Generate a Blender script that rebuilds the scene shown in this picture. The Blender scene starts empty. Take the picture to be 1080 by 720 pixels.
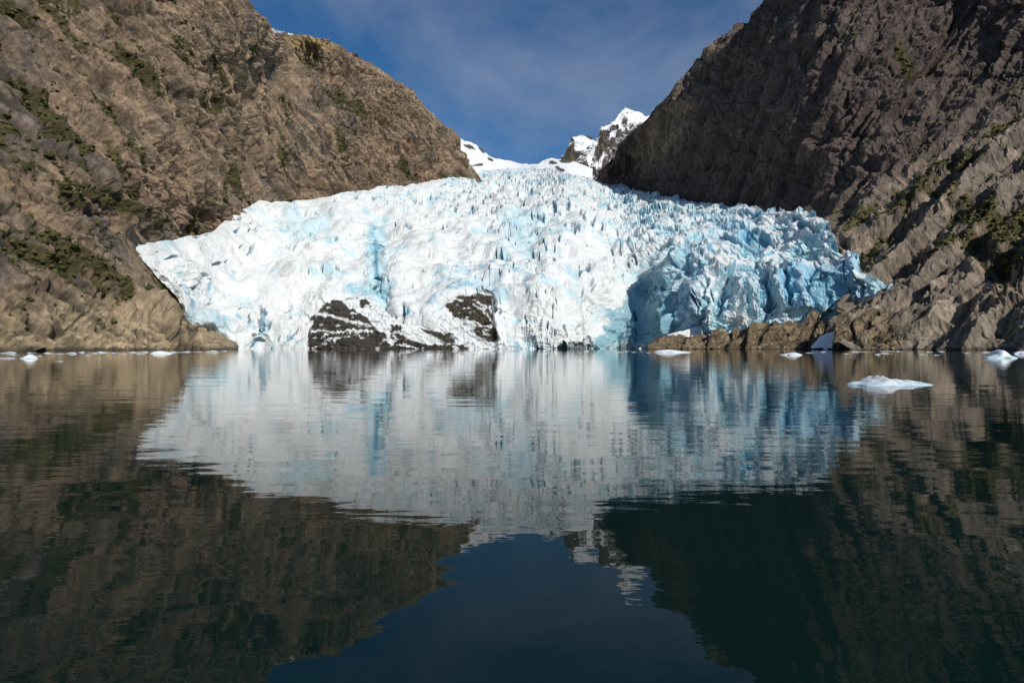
import bpy, math, numpy as np
from mathutils import Vector
rng = np.random.default_rng(7)
F = 640.0; CX = 540.0; CY = 365.5; H = 3.0      # photo focal length in px, principal column, horizon row, eye height
scene = bpy.context.scene
col = scene.collection

# ------------------------------------------------------------------ noise
_perm = np.random.default_rng(11).permutation(256).astype(np.int32)
_perm = np.concatenate([_perm, _perm, _perm])
_g = np.random.default_rng(5).normal(size=(256, 3)); _g /= np.linalg.norm(_g, axis=1)[:, None]
_g = _g.astype(np.float32)
_r = np.random.default_rng(9).random((256, 6)).astype(np.float32)
def _hash(ix, iy, iz):
    return _perm[_perm[_perm[ix & 255] + (iy & 255)] + (iz & 255)]
def perlin(p):
    p = np.asarray(p, np.float32)
    i = np.floor(p).astype(np.int32); f = p - i
    w = f * f * f * (f * (f * 6 - 15) + 10)
    out = 0
    for dx in (0, 1):
        wx = w[..., 0] if dx else 1 - w[..., 0]
        for dy in (0, 1):
            wy = w[..., 1] if dy else 1 - w[..., 1]
            for dz in (0, 1):
                wz = w[..., 2] if dz else 1 - w[..., 2]
                g = _g[_hash(i[..., 0] + dx, i[..., 1] + dy, i[..., 2] + dz)]
                d = g[..., 0] * (f[..., 0] - dx) + g[..., 1] * (f[..., 1] - dy) + g[..., 2] * (f[..., 2] - dz)
                out = out + wx * wy * wz * d
    return out * 1.6
def fbm(p, o=4, lac=2.03, gain=0.5):
    a = 1.0; s = 0; t = 0; p = np.asarray(p, np.float32)
    for k in range(o):
        s = s + a * perlin(p + 17.3 * k); t += a; a *= gain; p = p * lac
    return s / t
def ridged(p, o=4, lac=2.1, gain=0.55):
    a = 1.0; s = 0; t = 0; p = np.asarray(p, np.float32)
    for k in range(o):
        n = 1 - np.abs(perlin(p + 31.7 * k)) * 2
        s = s + a * n; t += a; a *= gain; p = p * lac
    return s / t
def worley(p):
    """F1, F2, cell random (6), offset to the cell's point"""
    p = np.asarray(p, np.float32)
    i = np.floor(p).astype(np.int32)
    sh = p.shape[:-1]
    f1 = np.full(sh, 9., np.float32); f2 = np.full(sh, 9., np.float32)
    cid = np.zeros(sh, np.int32); off = np.zeros(p.shape, np.float32)
    for dx in (-1, 0, 1):
        for dy in (-1, 0, 1):
            for dz in (-1, 0, 1):
                c = i + np.array([dx, dy, dz], np.int32)
                h = _hash(c[..., 0], c[..., 1], c[..., 2])
                q = c + _r[h][..., :3]
                v = p - q
                d = np.sqrt((v * v).sum(-1))
                m = d < f1
                f2 = np.where(m, f1, np.minimum(f2, d))
                f1 = np.where(m, d, f1)
                cid = np.where(m, h, cid)
                off = np.where(m[..., None], v, off)
    return f1, f2, _r[cid], off
def ss(a, b, x):
    t = np.clip((x - a) / (b - a), 0, 1)
    return t * t * (3 - 2 * t)
def mix(a, b, t):
    return a + (b - a) * t[..., None]
def inpoly(U, V, poly):
    poly = np.array(poly, float); ins = np.zeros(U.shape, bool); n = len(poly)
    for k in range(n):
        x0, y0 = poly[k]; x1, y1 = poly[(k + 1) % n]
        if y0 == y1: continue
        c = ((y0 > V) != (y1 > V)) & (U < (x1 - x0) * (V - y0) / (y1 - y0) + x0)
        ins ^= c
    return ins
def blur(a, n):
    for _ in range(n):
        b = np.pad(a, 1, mode='edge')
        a = (b[:-2, 1:-1] + b[2:, 1:-1] + b[1:-1, :-2] + b[1:-1, 2:] + 2 * b[1:-1, 1:-1]) / 6
    return a
def seg(U, V, pts, w):
    """soft mask round a polyline"""
    d = np.full(U.shape, 1e9)
    for (x0, y0), (x1, y1) in zip(pts[:-1], pts[1:]):
        dx, dy = x1 - x0, y1 - y0; L = dx * dx + dy * dy
        t = np.clip(((U - x0) * dx + (V - y0) * dy) / L, 0, 1)
        d = np.minimum(d, np.hypot(U - x0 - t * dx, V - y0 - t * dy))
    return 1 - ss(w * .4, w, d)

# ------------------------------------------------------------------ survey: bearing + elevation + distance -> a place in the world
def place(u, v, Y):
    return np.stack([(u - CX) / F * Y, Y + 0 * u, H + (CY - v) / F * Y], -1)
def tps(ctrl):
    c = np.array(ctrl, float); x = c[:, :2] / 300.0; z = 1000.0 / c[:, 2]; n = len(c)
    def k(r2): return 0.5 * r2 * np.log(r2 + 1e-12)
    r2 = ((x[:, None] - x[None]) ** 2).sum(-1)
    A = np.zeros((n + 3, n + 3)); A[:n, :n] = k(r2) + np.eye(n) * 2e-4
    A[:n, n] = 1; A[:n, n + 1:] = x; A[n:, :n] = A[:n, n:].T
    w = np.linalg.solve(A, np.concatenate([z, [0, 0, 0]]))
    def ev(u, v):
        s = w[n] + w[n + 1] * u / 300 + w[n + 2] * v / 300
        for j in range(n):
            s = s + w[j] * k((u / 300 - x[j, 0]) ** 2 + (v / 300 - x[j, 1]) ** 2)
        return 1000.0 / np.clip(s, .15, 12)
    return ev
def curve(pts, u):
    p = np.array(pts, float); return np.interp(u, p[:, 0], p[:, 1])

def normals(P):
    a = np.gradient(P, axis=0); b = np.gradient(P, axis=1)
    n = np.cross(b, a); n /= np.linalg.norm(n, axis=-1, keepdims=True) + 1e-9
    return n      # rows go up, columns to the right -> faces the viewer

def grid_mesh(name, P, colr, mat, attrs=None, smooth=False):
    nr, nc = P.shape[:2]
    org = np.array([P[..., 0].mean(), P[..., 1].mean(), 0.0])
    co = (P - org).reshape(-1, 3).astype(np.float32)
    me = bpy.data.meshes.new(name)
    me.vertices.add(len(co)); me.vertices.foreach_set('co', co.ravel())
    i = np.arange(nr * nc).reshape(nr, nc)
    q = np.stack([i[:-1, :-1], i[:-1, 1:], i[1:, 1:], i[1:, :-1]], -1).reshape(-1, 4)
    me.loops.add(q.size); me.loops.foreach_set('vertex_index', q.ravel().astype(np.int32))
    me.polygons.add(len(q))
    me.polygons.foreach_set('loop_start', (np.arange(len(q)) * 4).astype(np.int32))
    me.polygons.foreach_set('use_smooth', np.full(len(q), smooth))
    me.update(calc_edges=True)
    at = me.color_attributes.new('tint', 'FLOAT_COLOR', 'POINT')
    c4 = np.ones((nr * nc, 4), np.float32); c4[:, :3] = np.clip(colr.reshape(-1, 3), 0, 1)
    at.data.foreach_set('color', c4.ravel())
    if attrs:
        for k, a in attrs.items():
            t = me.attributes.new(k, 'FLOAT', 'POINT'); t.data.foreach_set('value', a.ravel().astype(np.float32))
    me.materials.append(mat)
    o = bpy.data.objects.new(name, me); o.location = org; col.objects.link(o)
    return o
def tag(o, label=None, cat=None, group=None, kind=None):
    if label: o['label'] = label
    if cat: o['category'] = cat
    if group: o['group'] = group
    if kind: o['kind'] = kind
    return o

LAST = [None, None]
def sheet(name, u0, u1, nu, nv, top, bot, ctrl, shape, tint, mat, over=(60, 12, .8), under=(40, 6, .5), recess=None, smooth=False, trow=None):
    u = np.linspace(u0, u1, nu); t = np.linspace(0, 1, nv)
    T = curve(top, u); B = curve(bot, u)
    U = np.broadcast_to(u, (nv, nu)).copy(); V = B[None] + (T - B)[None] * t[:, None]
    Y = tps(ctrl)(U, V)
    if recess is not None: Y = Y + recess(U, V)
    P = place(U, V, Y)
    N = normals(np.stack([blur(P[..., k], 8) for k in range(3)], -1))
    edge = np.minimum(ss(0, 14, V - T[None]), 1.0)            # px from the skyline
    D, extra = shape(P, N, U, V, edge)
    P = P + D
    C, at = tint(P, normals(P), U, V, extra)
    LAST[:] = [P, at.pop('veg', None)]
    # the land goes on behind the crest and below the foot
    def wrap(P, row, depth, n, drop, up):
        r = P[row]; away = r - np.array([0, 0, H])
        if up: away[:, 2] = 0
        away /= np.linalg.norm(away, axis=1, keepdims=True)
        rows = []
        for k in range(1, n + 1):
            s = (k / n) ** 1.6 * depth
            q = r + away * s; q[:, 2] -= (drop * s * (k / n) if up else -.03 * s)
            j = fbm(q / 25.0, 3)[:, None] * min(s, 20) * .35
            q = q + j * np.array([0, 0, 1.0]) * (1 if up else 0)
            rows.append(q)
        return np.array(rows)
    if over:
        W = wrap(P, -1, over[0], over[1], over[2], True)
        P = np.concatenate([P, W]); C = np.concatenate([C, np.repeat(C[-1:], len(W), 0)])
        at = {k: np.concatenate([a, np.repeat(a[-1:], len(W), 0)]) for k, a in at.items()}
    if under:
        W = wrap(P, 0, under[0], under[1], under[2], False)[::-1]
        P = np.concatenate([W, P]); C = np.concatenate([np.repeat(C[:1], len(W), 0), C])
        at = {k: np.concatenate([np.repeat(a[:1], len(W), 0), a]) for k, a in at.items()}
    return grid_mesh(name, P, C, mat, at, smooth)

# ------------------------------------------------------------------ materials
def new_mat(name):
    m = bpy.data.materials.new(name); m.use_nodes = True
    nt = m.node_tree; nt.nodes.clear()
    out = nt.nodes.new('ShaderNodeOutputMaterial'); b = nt.nodes.new('ShaderNodeBsdfPrincipled')
    nt.links.new(b.outputs[0], out.inputs[0])
    return m, nt, b
def N_(nt, t, **kw):
    n = nt.nodes.new(t)
    for k, v in kw.items():
        if k in n.inputs: n.inputs[k].default_value = v
        else: setattr(n, k, v)
    return n
def noise_node(nt, vec, scale, detail=6, rough=.6):
    n = N_(nt, 'ShaderNodeTexNoise'); n.inputs['Scale'].default_value = scale
    n.inputs['Detail'].default_value = detail; n.inputs['Roughness'].default_value = rough
    nt.links.new(vec, n.inputs['Vector']); return n
def maprange(nt, src, a, b, c, d):
    n = N_(nt, 'ShaderNodeMapRange'); n.inputs[1].default_value = a; n.inputs[2].default_value = b
    n.inputs[3].default_value = c; n.inputs[4].default_value = d
    nt.links.new(src, n.inputs[0]); return n.outputs[0]
def surface_mat(name, sc, bump_d, lo, hi, rough=.85, crack=0.0, spec=.3, stretch=None):
    m, nt, b = new_mat(name); L = nt.links
    tc = N_(nt, 'ShaderNodeTexCoord'); vec = tc.outputs['Object']
    if stretch:
        mp = N_(nt, 'ShaderNodeMapping'); mp.inputs['Scale'].default_value = stretch
        mp.inputs['Rotation'].default_value = (0, .6, 0); L.new(vec, mp.inputs['Vector']); vs = mp.outputs[0]
    else: vs = vec
    at = N_(nt, 'ShaderNodeAttribute'); at.attribute_name = 'tint'
    n1 = noise_node(nt, vs, sc, 9, .68); n2 = noise_node(nt, vec, sc * 4, 6, .7)
    f1 = maprange(nt, n1.outputs[0], .3, .7, lo, hi)
    f2 = maprange(nt, n2.outputs[0], .3, .7, (1 + lo) / 2, (1 + hi) / 2)
    mu = N_(nt, 'ShaderNodeMath', operation='MULTIPLY'); L.new(f1, mu.inputs[0]); L.new(f2, mu.inputs[1])
    vm = N_(nt, 'ShaderNodeVectorMath', operation='SCALE'); L.new(at.outputs['Color'], vm.inputs[0]); L.new(mu.outputs[0], vm.inputs['Scale'])
    L.new(vm.outputs[0], b.inputs['Base Color'])
    b.inputs['Roughness'].default_value = rough; b.inputs['Specular IOR Level'].default_value = spec
    h = N_(nt, 'ShaderNodeMath', operation='ADD'); L.new(n1.outputs[0], h.inputs[0])
    h2 = N_(nt, 'ShaderNodeMath', operation='MULTIPLY'); L.new(n2.outputs[0], h2.inputs[0]); h2.inputs[1].default_value = .45
    L.new(h2.outputs[0], h.inputs[1]); hs = h.outputs[0]
    if crack:
        rd = N_(nt, 'ShaderNodeTexNoise', noise_type='RIDGED_MULTIFRACTAL'); rd.inputs['Scale'].default_value = sc * .9; rd.inputs['Detail'].default_value = 7
        rd.inputs['Roughness'].default_value = .55; rd.inputs['Distortion'].default_value = .4; L.new(vs, rd.inputs['Vector'])
        cr = maprange(nt, rd.outputs[0], .35, 1.5, 0, 1)
        cm = maprange(nt, rd.outputs[0], .9, 1.7, 1, 1 - crack * .6)
        vm2 = N_(nt, 'ShaderNodeVectorMath', operation='SCALE'); L.new(vm.outputs[0], vm2.inputs[0]); L.new(cm, vm2.inputs['Scale']); L.new(vm2.outputs[0], b.inputs['Base Color'])
        cc = N_(nt, 'ShaderNodeMath', operation='MULTIPLY'); L.new(cr, cc.inputs[0]); cc.inputs[1].default_value = -crack * .6
        a2 = N_(nt, 'ShaderNodeMath', operation='ADD'); L.new(hs, a2.inputs[0]); L.new(cc.outputs[0], a2.inputs[1]); hs = a2.outputs[0]
    bp = N_(nt, 'ShaderNodeBump'); bp.inputs['Strength'].default_value = 1; bp.inputs['Distance'].default_value = bump_d
    L.new(hs, bp.inputs['Height']); L.new(bp.outputs[0], b.inputs['Normal'])
    return m
M_rockL = surface_mat('weathered_rock', .3, 2.6, .66, 1.36, crack=.9, stretch=(1, 1, .5))
M_rockR = surface_mat('dark_rock', .3, 2.8, .66, 1.36, crack=.9, stretch=(1, 1, .55))
M_rockS = surface_mat('shore_rock', .3, 1.8, .62, 1.38, crack=.8)
M_ice = surface_mat('glacier_ice', .28, 1.0, .94, 1.04, rough=.55, spec=.35)
M_snow = surface_mat('snow_and_rock', .15, 1.0, .92, 1.06, rough=.7, spec=.2)
M_floe = surface_mat('floating_ice', 1.6, .12, .92, 1.05, rough=.35, spec=.5)

# ------------------------------------------------------------------ rock shaping
def frame(a, b):
    """unit axes: a along the joints"""
    d = place(np.float64(b[0]), b[1], b[2]) - place(np.float64(a[0]), a[1], a[2]); d /= np.linalg.norm(d)
    up = np.array([0.3, -0.5, 0.8]); e = np.cross(d, up); e /= np.linalg.norm(e); f = np.cross(d, e)
    return np.stack([d, e, f])
def frame_on(ctl, a, b):
    ev = tps(ctl); A = np.array([a, b], float); Y = ev(A[:, 0], A[:, 1])
    return frame((a[0], a[1], Y[0]), (b[0], b[1], Y[1]))
def joints(c, seed, lo=.2):
    """saw-tooth joint planes: relief 0..1 and a mask of the open joint lines"""
    k = np.floor(c); f = c - k
    a = _r[(k.astype(np.int64) * 7 + seed) & 255][..., 0]; w = .15 + .2 * _r[(k.astype(np.int64) * 5 + seed + 31) & 255][..., 1]
    tooth = np.where(f < w, f / w, (1 - f) / (1 - w))
    return tooth * (lo + (1 - lo) * a), (1 - ss(0, .07, np.minimum(f, 1 - f))) * a
def rock_shape(Fr, amp=1.0, gully=14., slab=1.0, keep=.3, slabscale=26., rough=1.0, Fr2=None, blend=None, st=.22, st2=.3, wj2=9., cross=1.):
    def grain(P, Fr, st, wj=9.):
        Q = P @ Fr.T; sp = np.linalg.norm(np.gradient(P, axis=1), axis=-1); fk = np.clip(1.6 / sp, 0, 1)
        W = Q + 4 * np.stack([fbm(P / 60 + 3, 3), fbm(P / 60 + 40, 3), fbm(P / 60 + 80, 3)], -1)
        S = W * np.array([st, 1, 1])
        g = ridged(S / 62, 4)
        h = ridged(S / 24 + 7, 3); k = ridged(S * np.array([1.5, 1, 1]) / 9 + 4, 3)
        Wj = Q + wj * np.stack([fbm(P / 110 + 203, 3), fbm(P / 110 + 240, 3), fbm(P / 110 + 280, 3)], -1) + 1.3 * fbm(P / 14 + 5, 2)[..., None]
        j1, l1 = joints(Wj @ np.array([.05, .8, .6]) / 46, 3)
        j2, l2 = joints(Wj @ np.array([-.12, .75, .66]) / 17, 9)
        j3, l3 = joints(Wj @ np.array([.1, .7, .7]) / 6.5, 21)
        j4, l4 = joints(Wj @ np.array([.85, .45, -.2]) / 30, 40); j5, l5 = joints(Wj @ np.array([.9, -.3, .3]) / 11, 60)
        q2 = ss(-.2, .15, fbm(P / 80 + 15, 3)); q3 = ss(-.1, .2, fbm(P / 45 + 115, 3)) * fk; q4 = ss(-.05, .25, fbm(P / 70 + 315, 3))
        d = gully * (g - .45) * 1.3 + rough * ((h - .5) * 4 + (k - .5) * 1.8 * fk) + slab * ((j1 - .4) * 17 + (j2 - .4) * 7.5 * q2 + (j3 - .4) * 3.2 * q3 + cross * ((j4 - .4) * 11 * q4 + (j5 - .4) * 4 * q3 * (1 - q2 * .5)))
        lines = np.clip(l1 + l2 * q2 * .8 + l3 * q3 * .5 + cross * (l4 * q4 * .8 + l5 * q3 * .6), 0, 1)
        f1, f2, r, off = worley(W * np.array([st * 1.7, 1, 1]) / slabscale)
        msk = ss(-.25, .25, fbm(P / 50 + 130, 3))
        crack = (1 - ss(0, .10, f2 - f1)) * msk * .7
        d = d + slab * (((r[..., 3] - .5) * 5 + (r[..., 4] - .5) * off[..., 1] * 10 + (r[..., 5] - .5) * off[..., 2] * 10) * ss(-.02, .16, f2 - f1) - crack * 2.6)
        crack = np.clip(crack + lines * .9, 0, 1)
        return d, g, crack, r, S
    def f(P, N, U, V, edge):
        d, g, crack, r, S = grain(P, Fr, st)
        if Fr2 is not None:
            d2, g2_, cr2, r_2, S2 = grain(P + 500, Fr2, st2, wj2)
            b = blend(P, U, V)
            d = d + (d2 - d) * b; g = g + (g2_ - g) * b; crack = crack + (cr2 - crack) * b; r = mix(r, r_2, b)
        fk = np.clip(1.3 / np.linalg.norm(np.gradient(P, axis=1), axis=-1), 0, 1) ** 1.5
        m1, m2, r2, off2 = worley(S * np.array([1.6, 1, 1]) / (slabscale * .33) + 50)
        msk2 = ss(-.15, .3, fbm(P / 18 + 230, 3))
        crack2 = (1 - ss(0, .14, m2 - m1)) * msk2
        d = d + slab * msk2 * fk * (((r2[..., 3] - .5) * 2.2 + (r2[..., 4] - .5) * off2[..., 1] * 4 + (r2[..., 5] - .5) * off2[..., 2] * 4) * ss(-.02, .2, m2 - m1) - crack2 * 1.0)
        t1, t2, r3, off3 = worley(S * np.array([1.3, 1, 1]) / 4.2 + 90)
        fc = (.9 * ss(-.05, .22, t2 - t1)) * ((r3[..., 3] - .5) * 1.1 + (r3[..., 4] - .5) * off3[..., 1] * 2.4 + (r3[..., 5] - .5) * off3[..., 2] * 2.4 - (1 - ss(0, .18, t2 - t1)) * .6) * (.4 + .9 * ss(-.2, .3, fbm(P / 30 + 77, 2)))
        hi = fbm(P / 3.2 + 9, 3) * (.3 + .7 * fk)
        calm = .45 + .75 * ss(-.25, .2, fbm(P / 65 + 410, 3))
        d = d + rough * (fbm(P / 26 + 9, 4, gain=.5) * 5 + (hi * 1.3 + fc * 1.2) * fk * calm)
        d = d * amp * (keep + (1 - keep) * edge)
        return N * d[..., None], dict(g=g, crack=crack, crack2=crack2, r=r, r2=r2, S=S, Q=P, hi=hi)
    return f
def spots(U, V, pts, wob):
    m = np.zeros(U.shape)
    for x, y, a, b, ang in pts:
        c, s = math.cos(math.radians(ang)), math.sin(math.radians(ang))
        du, dv = U - x, V - y
        p = (du * c + dv * s) / a; q = (-du * s + dv * c) / b
        m = np.maximum(m, 1 - ss(.5, 1.15, np.hypot(p, q) + wob))
    return m

# ------------------------------------------------------------------ left mountain
topL = [(-300, -260), (-100, -210), (0, -180), (150, -110), (225, -48), (262, 0), (276, 17), (288.6, 31), (309, 36), (332, 37.5), (348, 42), (362, 50), (379, 57), (393, 67), (412, 80.5), (434, 96), (446, 111), (460, 128), (476, 135), (484, 144), (491, 164), (503, 184), (510, 196)]
botL = [(-300, 420), (0, 384), (120, 377), (200, 374), (247, 371.5), (262, 355), (300, 320), (400, 280), (510, 225)]
ctlL = [(-300, 376, 185), (-300, 200, 260), (-300, 0, 360), (-150, 373, 270), (0, 371, 369), (60, 370, 430), (120, 369.4, 500), (200, 368.5, 590), (240, 368, 650),
        (0, 300, 420), (0, 200, 500), (0, 100, 560), (0, 0, 620), (0, -170, 720), (100, 310, 520), (100, 200, 610), (100, 100, 690), (100, 0, 770),
        (180, 335, 610), (148, 262, 716), (168, 296, 708), (190, 326, 705), (205, 352, 665), (150, 200, 730), (200, 300, 830), (225, 250, 930), (200, 200, 830), (200, 100, 860), (230, 0, 930), (262, 0, 990), (283, 38, 1120), (288, 31, 1180), (296, 70, 1260), (303, 36, 1420), (312, 38, 1430), (200, -80, 960),
        (245, 150, 990), (300, 215, 1170), (300, 120, 1190), (306, 60, 1380), (340, 46, 1430), (400, 200, 1370), (380, 62, 1490), (380, 130, 1390), (440, 105, 1540), (440, 160, 1490), (472, 190, 1520), (500, 182, 1640),
        (262, 355, 880), (300, 300, 1020), (400, 280, 1250)]
FrL = frame_on(ctlL, (150, 20), (215, 130)); FrL2 = frame_on(ctlL, (10, 215), (140, 315))
def blL(P, U, V): return ss(-25, 25, V - (150 + U * .62 + fbm(P / 80 + 3, 3) * 50))
vegL = [(150, 75, 48, 7, 50), (112, 212, 62, 13, 26), (20, 12, 40, 14, 30), (255, 195, 34, 5, 62), (190, 60, 60, 4, 55), (50, 270, 45, 7, 26), (90, 285, 50, 7, 40), (215, 105, 40, 4, 52), (60, 190, 40, 5, 40),
        (132, 28, 50, 4, 62), (358, 150, 22, 7, 70), (275, 130, 24, 5, 60), (385, 120, 18, 5, 70), (30, 90, 40, 4, 62), (80, 170, 25, 5, 30)]
def tintL(P, N, U, V, e):
    n1 = fbm(P / 130 + 5, 4); n2 = fbm(e['S'] / 30 + 20, 4); n3 = fbm(e['S'] * np.array([.5, 2, 2]) / 18 + 60, 4); n4 = fbm(P / 7 + 8, 4)
    c = np.broadcast_to(np.array([.24, .177, .12]), P.shape).copy()
    c = mix(c, np.array([.155, .128, .108]), ss(-.05, .3, n1))
    c = mix(c, np.array([.31, .225, .15]), ss(.05, .35, n2) * .75)
    c = mix(c, np.array([.30, .195, .13]), spots(U, V, [(180, 205, 60, 30, 35), (135, 190, 40, 10, 60), (330, 48, 34, 9, 8), (215, 230, 40, 12, 10)], n2 * .8) * .55)
    c = mix(c, np.array([.31, .22, .09]), spots(U, V, [(328, 47, 34, 8, 12)], n2 * .6) * .8)
    c = mix(c, np.array([.19, .115, .075]), ss(.12, .4, fbm(P / 50 + 90, 3)) * ss(330, 460, U) * .7)
    low = ss(-20, 14, V - (322 + (U - 100) * .12 + n1 * 30))                       # scoured band above the water
    c = mix(c, np.array([.40, .32, .205]), low * .85)
    c *= (1 + .55 * n3[..., None]) * (1 + .5 * n4[..., None]) * (.9 + .2 * e['r'][..., 3:4]) * (.92 + .16 * e['r2'][..., 4:5]) * (1 + .5 * e['hi'][..., None])
    c = mix(c, np.array([.035, .03, .026]), np.clip(e['crack'] * .85 + e['crack2'] * .6, 0, 1))  # dark joints, deepened in colour to stand for relief shade
    c = mix(c, np.array([.07, .06, .052]), ss(.12, .42, fbm(e['S'] * np.array([.35, 3, 1]) / 22 + 200, 3)) * .75)  # rock streaks darkened as painted relief shading, since frontal sun flattens the face
    c = mix(c, np.array([.06, .05, .042]), ss(.12, .4, fbm(e['S'] * np.array([.25, 2, 2]) / 7 + 260, 3)) * .55)  # finer streaks painted for the same relief contrast
    c = mix(c, np.array([.36, .28, .19]), ss(.15, .45, fbm(e['S'] * np.array([.3, 1.6, 1.6]) / 16 + 290, 3)) * .5)
    c = c * 1.22
    ledge = ss(.35, .75, N[..., 2]) * ss(.0, .25, fbm(P / 40 + 70, 4)) * (1 - low)
    gul = (1 - ss(.2, .5, e['g'])) * ss(-.2, .12, fbm(P / 60 + 33, 3)) * (1 - low * .8)
    wob = fbm(P / 16 + 2, 4) * 1.1
    v = np.clip(spots(U, V, [(a, b, c * 1.1, d * .6, e_) for a, b, c, d, e_ in vegL], wob * 1.3) * 1.0 + ledge * .6 + gul * .75, 0, 1)
    v = ss(.3, .55, v + n4 * .9 + e['hi'] * .5)
    g = mix(np.broadcast_to(np.array([.042, .045, .014]), P.shape), np.array([.10, .085, .03]), ss(-.2, .3, fbm(P / 9 + 15, 3)))
    c = mix(c, g, v * .9)
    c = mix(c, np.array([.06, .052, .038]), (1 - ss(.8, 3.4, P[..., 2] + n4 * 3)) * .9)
    sn = ((U > 287) & (U < 309) & (V < curve(topL, U) + 3.6 - (U - 288) * .12)).astype(float)
    c = mix(c, np.array([.85, .87, .9]), sn)
    return c, {'veg': v}
def shapeL0(*a, **k):
    f = rock_shape(*a, **k)
    def g(P, N, U, V, E):
        D, e = f(P, N, U, V, E)
        c = seg(U, V, [(138, 255), (168, 293), (194, 326), (210, 345), (240, 366)], 22)
        return D * (1 - .8 * c)[..., None], e
    return g
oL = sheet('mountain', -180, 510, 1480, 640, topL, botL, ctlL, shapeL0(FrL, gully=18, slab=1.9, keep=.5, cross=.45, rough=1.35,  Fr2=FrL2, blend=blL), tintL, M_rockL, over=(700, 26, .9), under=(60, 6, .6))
tag(oL, 'sunlit brown rock mountain with green ledges rising left of the glacier', kind='structure')

M_scrub = surface_mat('scrub_leaves', 1.5, .3, .6, 1.5, rough=.8, spec=.2)
def scrub(label, n, seed):
    P, v = LAST; r_ = np.random.default_rng(seed)
    nr, nc = v.shape; px = P[..., 1] / F
    ok = (v > .45) & (P[..., 2] > 6); idx = np.flatnonzero(ok.ravel())
    idx = r_.choice(idx, min(n, len(idx)), replace=False)
    c = P.reshape(-1, 3)[idx] + r_.normal(size=(len(idx), 3)) * 1.0
    R = r_.uniform(.7, 2.3, len(idx)) * r_.choice([1, 1, 1.5], len(idx))
    base = np.array([[1, 0, 0], [.3, .95, 0], [-.8, .6, 0], [-.8, -.6, 0], [.3, -.95, 0], [0, 0, .9], [0.1, 0, -.6]])
    V3 = c[:, None] + (base[None] * (1 + .45 * r_.normal(size=(len(idx), 7, 1)))) * R[:, None, None]
    fc = np.array([[0, 1, 5], [1, 2, 5], [2, 3, 5], [3, 4, 5], [4, 0, 5], [1, 0, 6], [2, 1, 6], [3, 2, 6], [4, 3, 6], [0, 4, 6]])
    FF = (np.arange(len(idx))[:, None, None] * 7 + fc[None]).reshape(-1, 3)
    org = c.mean(0); org[2] = 0
    me = bpy.data.meshes.new('scrub'); me.vertices.add(V3.size // 3); me.vertices.foreach_set('co', (V3.reshape(-1, 3) - org).astype(np.float32).ravel())
    me.loops.add(FF.size); me.loops.foreach_set('vertex_index', FF.ravel().astype(np.int32)); me.polygons.add(len(FF)); me.polygons.foreach_set('loop_start', (np.arange(len(FF)) * 3).astype(np.int32)); me.update(calc_edges=True)
    t = r_.random((len(idx), 1)); C = (np.array([.035, .045, .012]) * (1 - t) + np.array([.10, .095, .03]) * t)
    C4 = np.ones((len(idx), 7, 4), np.float32); C4[..., :3] = C[:, None]
    at = me.color_attributes.new('tint', 'FLOAT_COLOR', 'POINT'); at.data.foreach_set('color', C4.ravel())
    me.materials.append(M_scrub); o = bpy.data.objects.new('scrub', me); o.location = org; col.objects.link(o)
    tag(o, label, kind='stuff')
scrub('dark green scrub and moss growing in the gullies of the left mountain', 9000, 4)

# ------------------------------------------------------------------ right mountain
topR = [(622, 196), (626, 190), (632, 180), (647, 167), (653, 153), (663, 142), (680, 128), (687, 119), (702, 103), (720, 79), (743.6, 48), (760, 38), (777.6, 28), (792, 15), (803, 4), (820, -20), (860, -70), (950, -140), (1080, -200), (1350, -260)]
botR = [(622, 205), (640, 222), (700, 250), (770, 290), (860, 366), (884, 372), (960, 374), (1080, 379), (1350, 400)]
ctlR = [(880, 369, 650), (960, 369, 600), (1080, 369, 540), (1350, 370, 420), (1200, 369.5, 470),
        (895, 335, 680), (945, 303, 690), (915, 285, 735), (880, 262, 780), (875, 300, 860), (872, 340, 790), (850, 350, 900), (866, 366, 800), (1000, 310, 635), (1080, 300, 590), (1000, 230, 735), (1080, 200, 700), (950, 245, 760), (1080, 130, 800), (1000, 155, 840), (930, 195, 840), (895, 225, 840),
        (1350, 200, 560), (1350, 0, 760), (1350, -200, 930), (1200, 100, 790), (1080, 0, 880), (1020, 60, 930), (1000, 0, 980), (1080, -120, 980),
        (860, 228, 930), (800, 220, 1080), (740, 214, 1290), (690, 206, 1540), (642, 196, 1800), (860, 130, 985), (860, 40, 1045), (900, -60, 1060), (930, 60, 950), (940, 130, 900), (800, 120, 1160), (800, 60, 1225), (765, 115, 1290), (748, 165, 1330), (705, 182, 1520), (660, 175, 1760),
        (803, 4, 1300), (790, 34, 1290), (752, 92, 1370), (724, 134, 1440), (705, 155, 1510), (675, 164, 1640), (743, 50, 1400), (722, 80, 1430), (702, 105, 1460), (680, 130, 1540), (655, 156, 1660), (640, 176, 1760), (632, 185, 1850),
        (800, 290, 1100), (700, 250, 1560)]
FrR = frame_on(ctlR, (1040, 190), (930, 290)); FrR2 = frame_on(ctlR, (880, 60), (830, 170))
lowR = lambda U, V: ss(-30, 30, V - np.interp(U, [600, 700, 880, 930, 985, 1080, 1350], [400, 400, 232, 200, 158, 112, 60]))
vegR = [(1045, 228, 46, 16, 20), (960, 205, 40, 7, -40), (955, 65, 6, 22, -20), (1000, 260, 40, 7, -25), (1065, 240, 30, 14, -30), (905, 228, 26, 4, -40), (1060, 130, 22, 6, -25), (1015, 165, 30, 5, -15), (930, 245, 20, 3, -40)]
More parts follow.
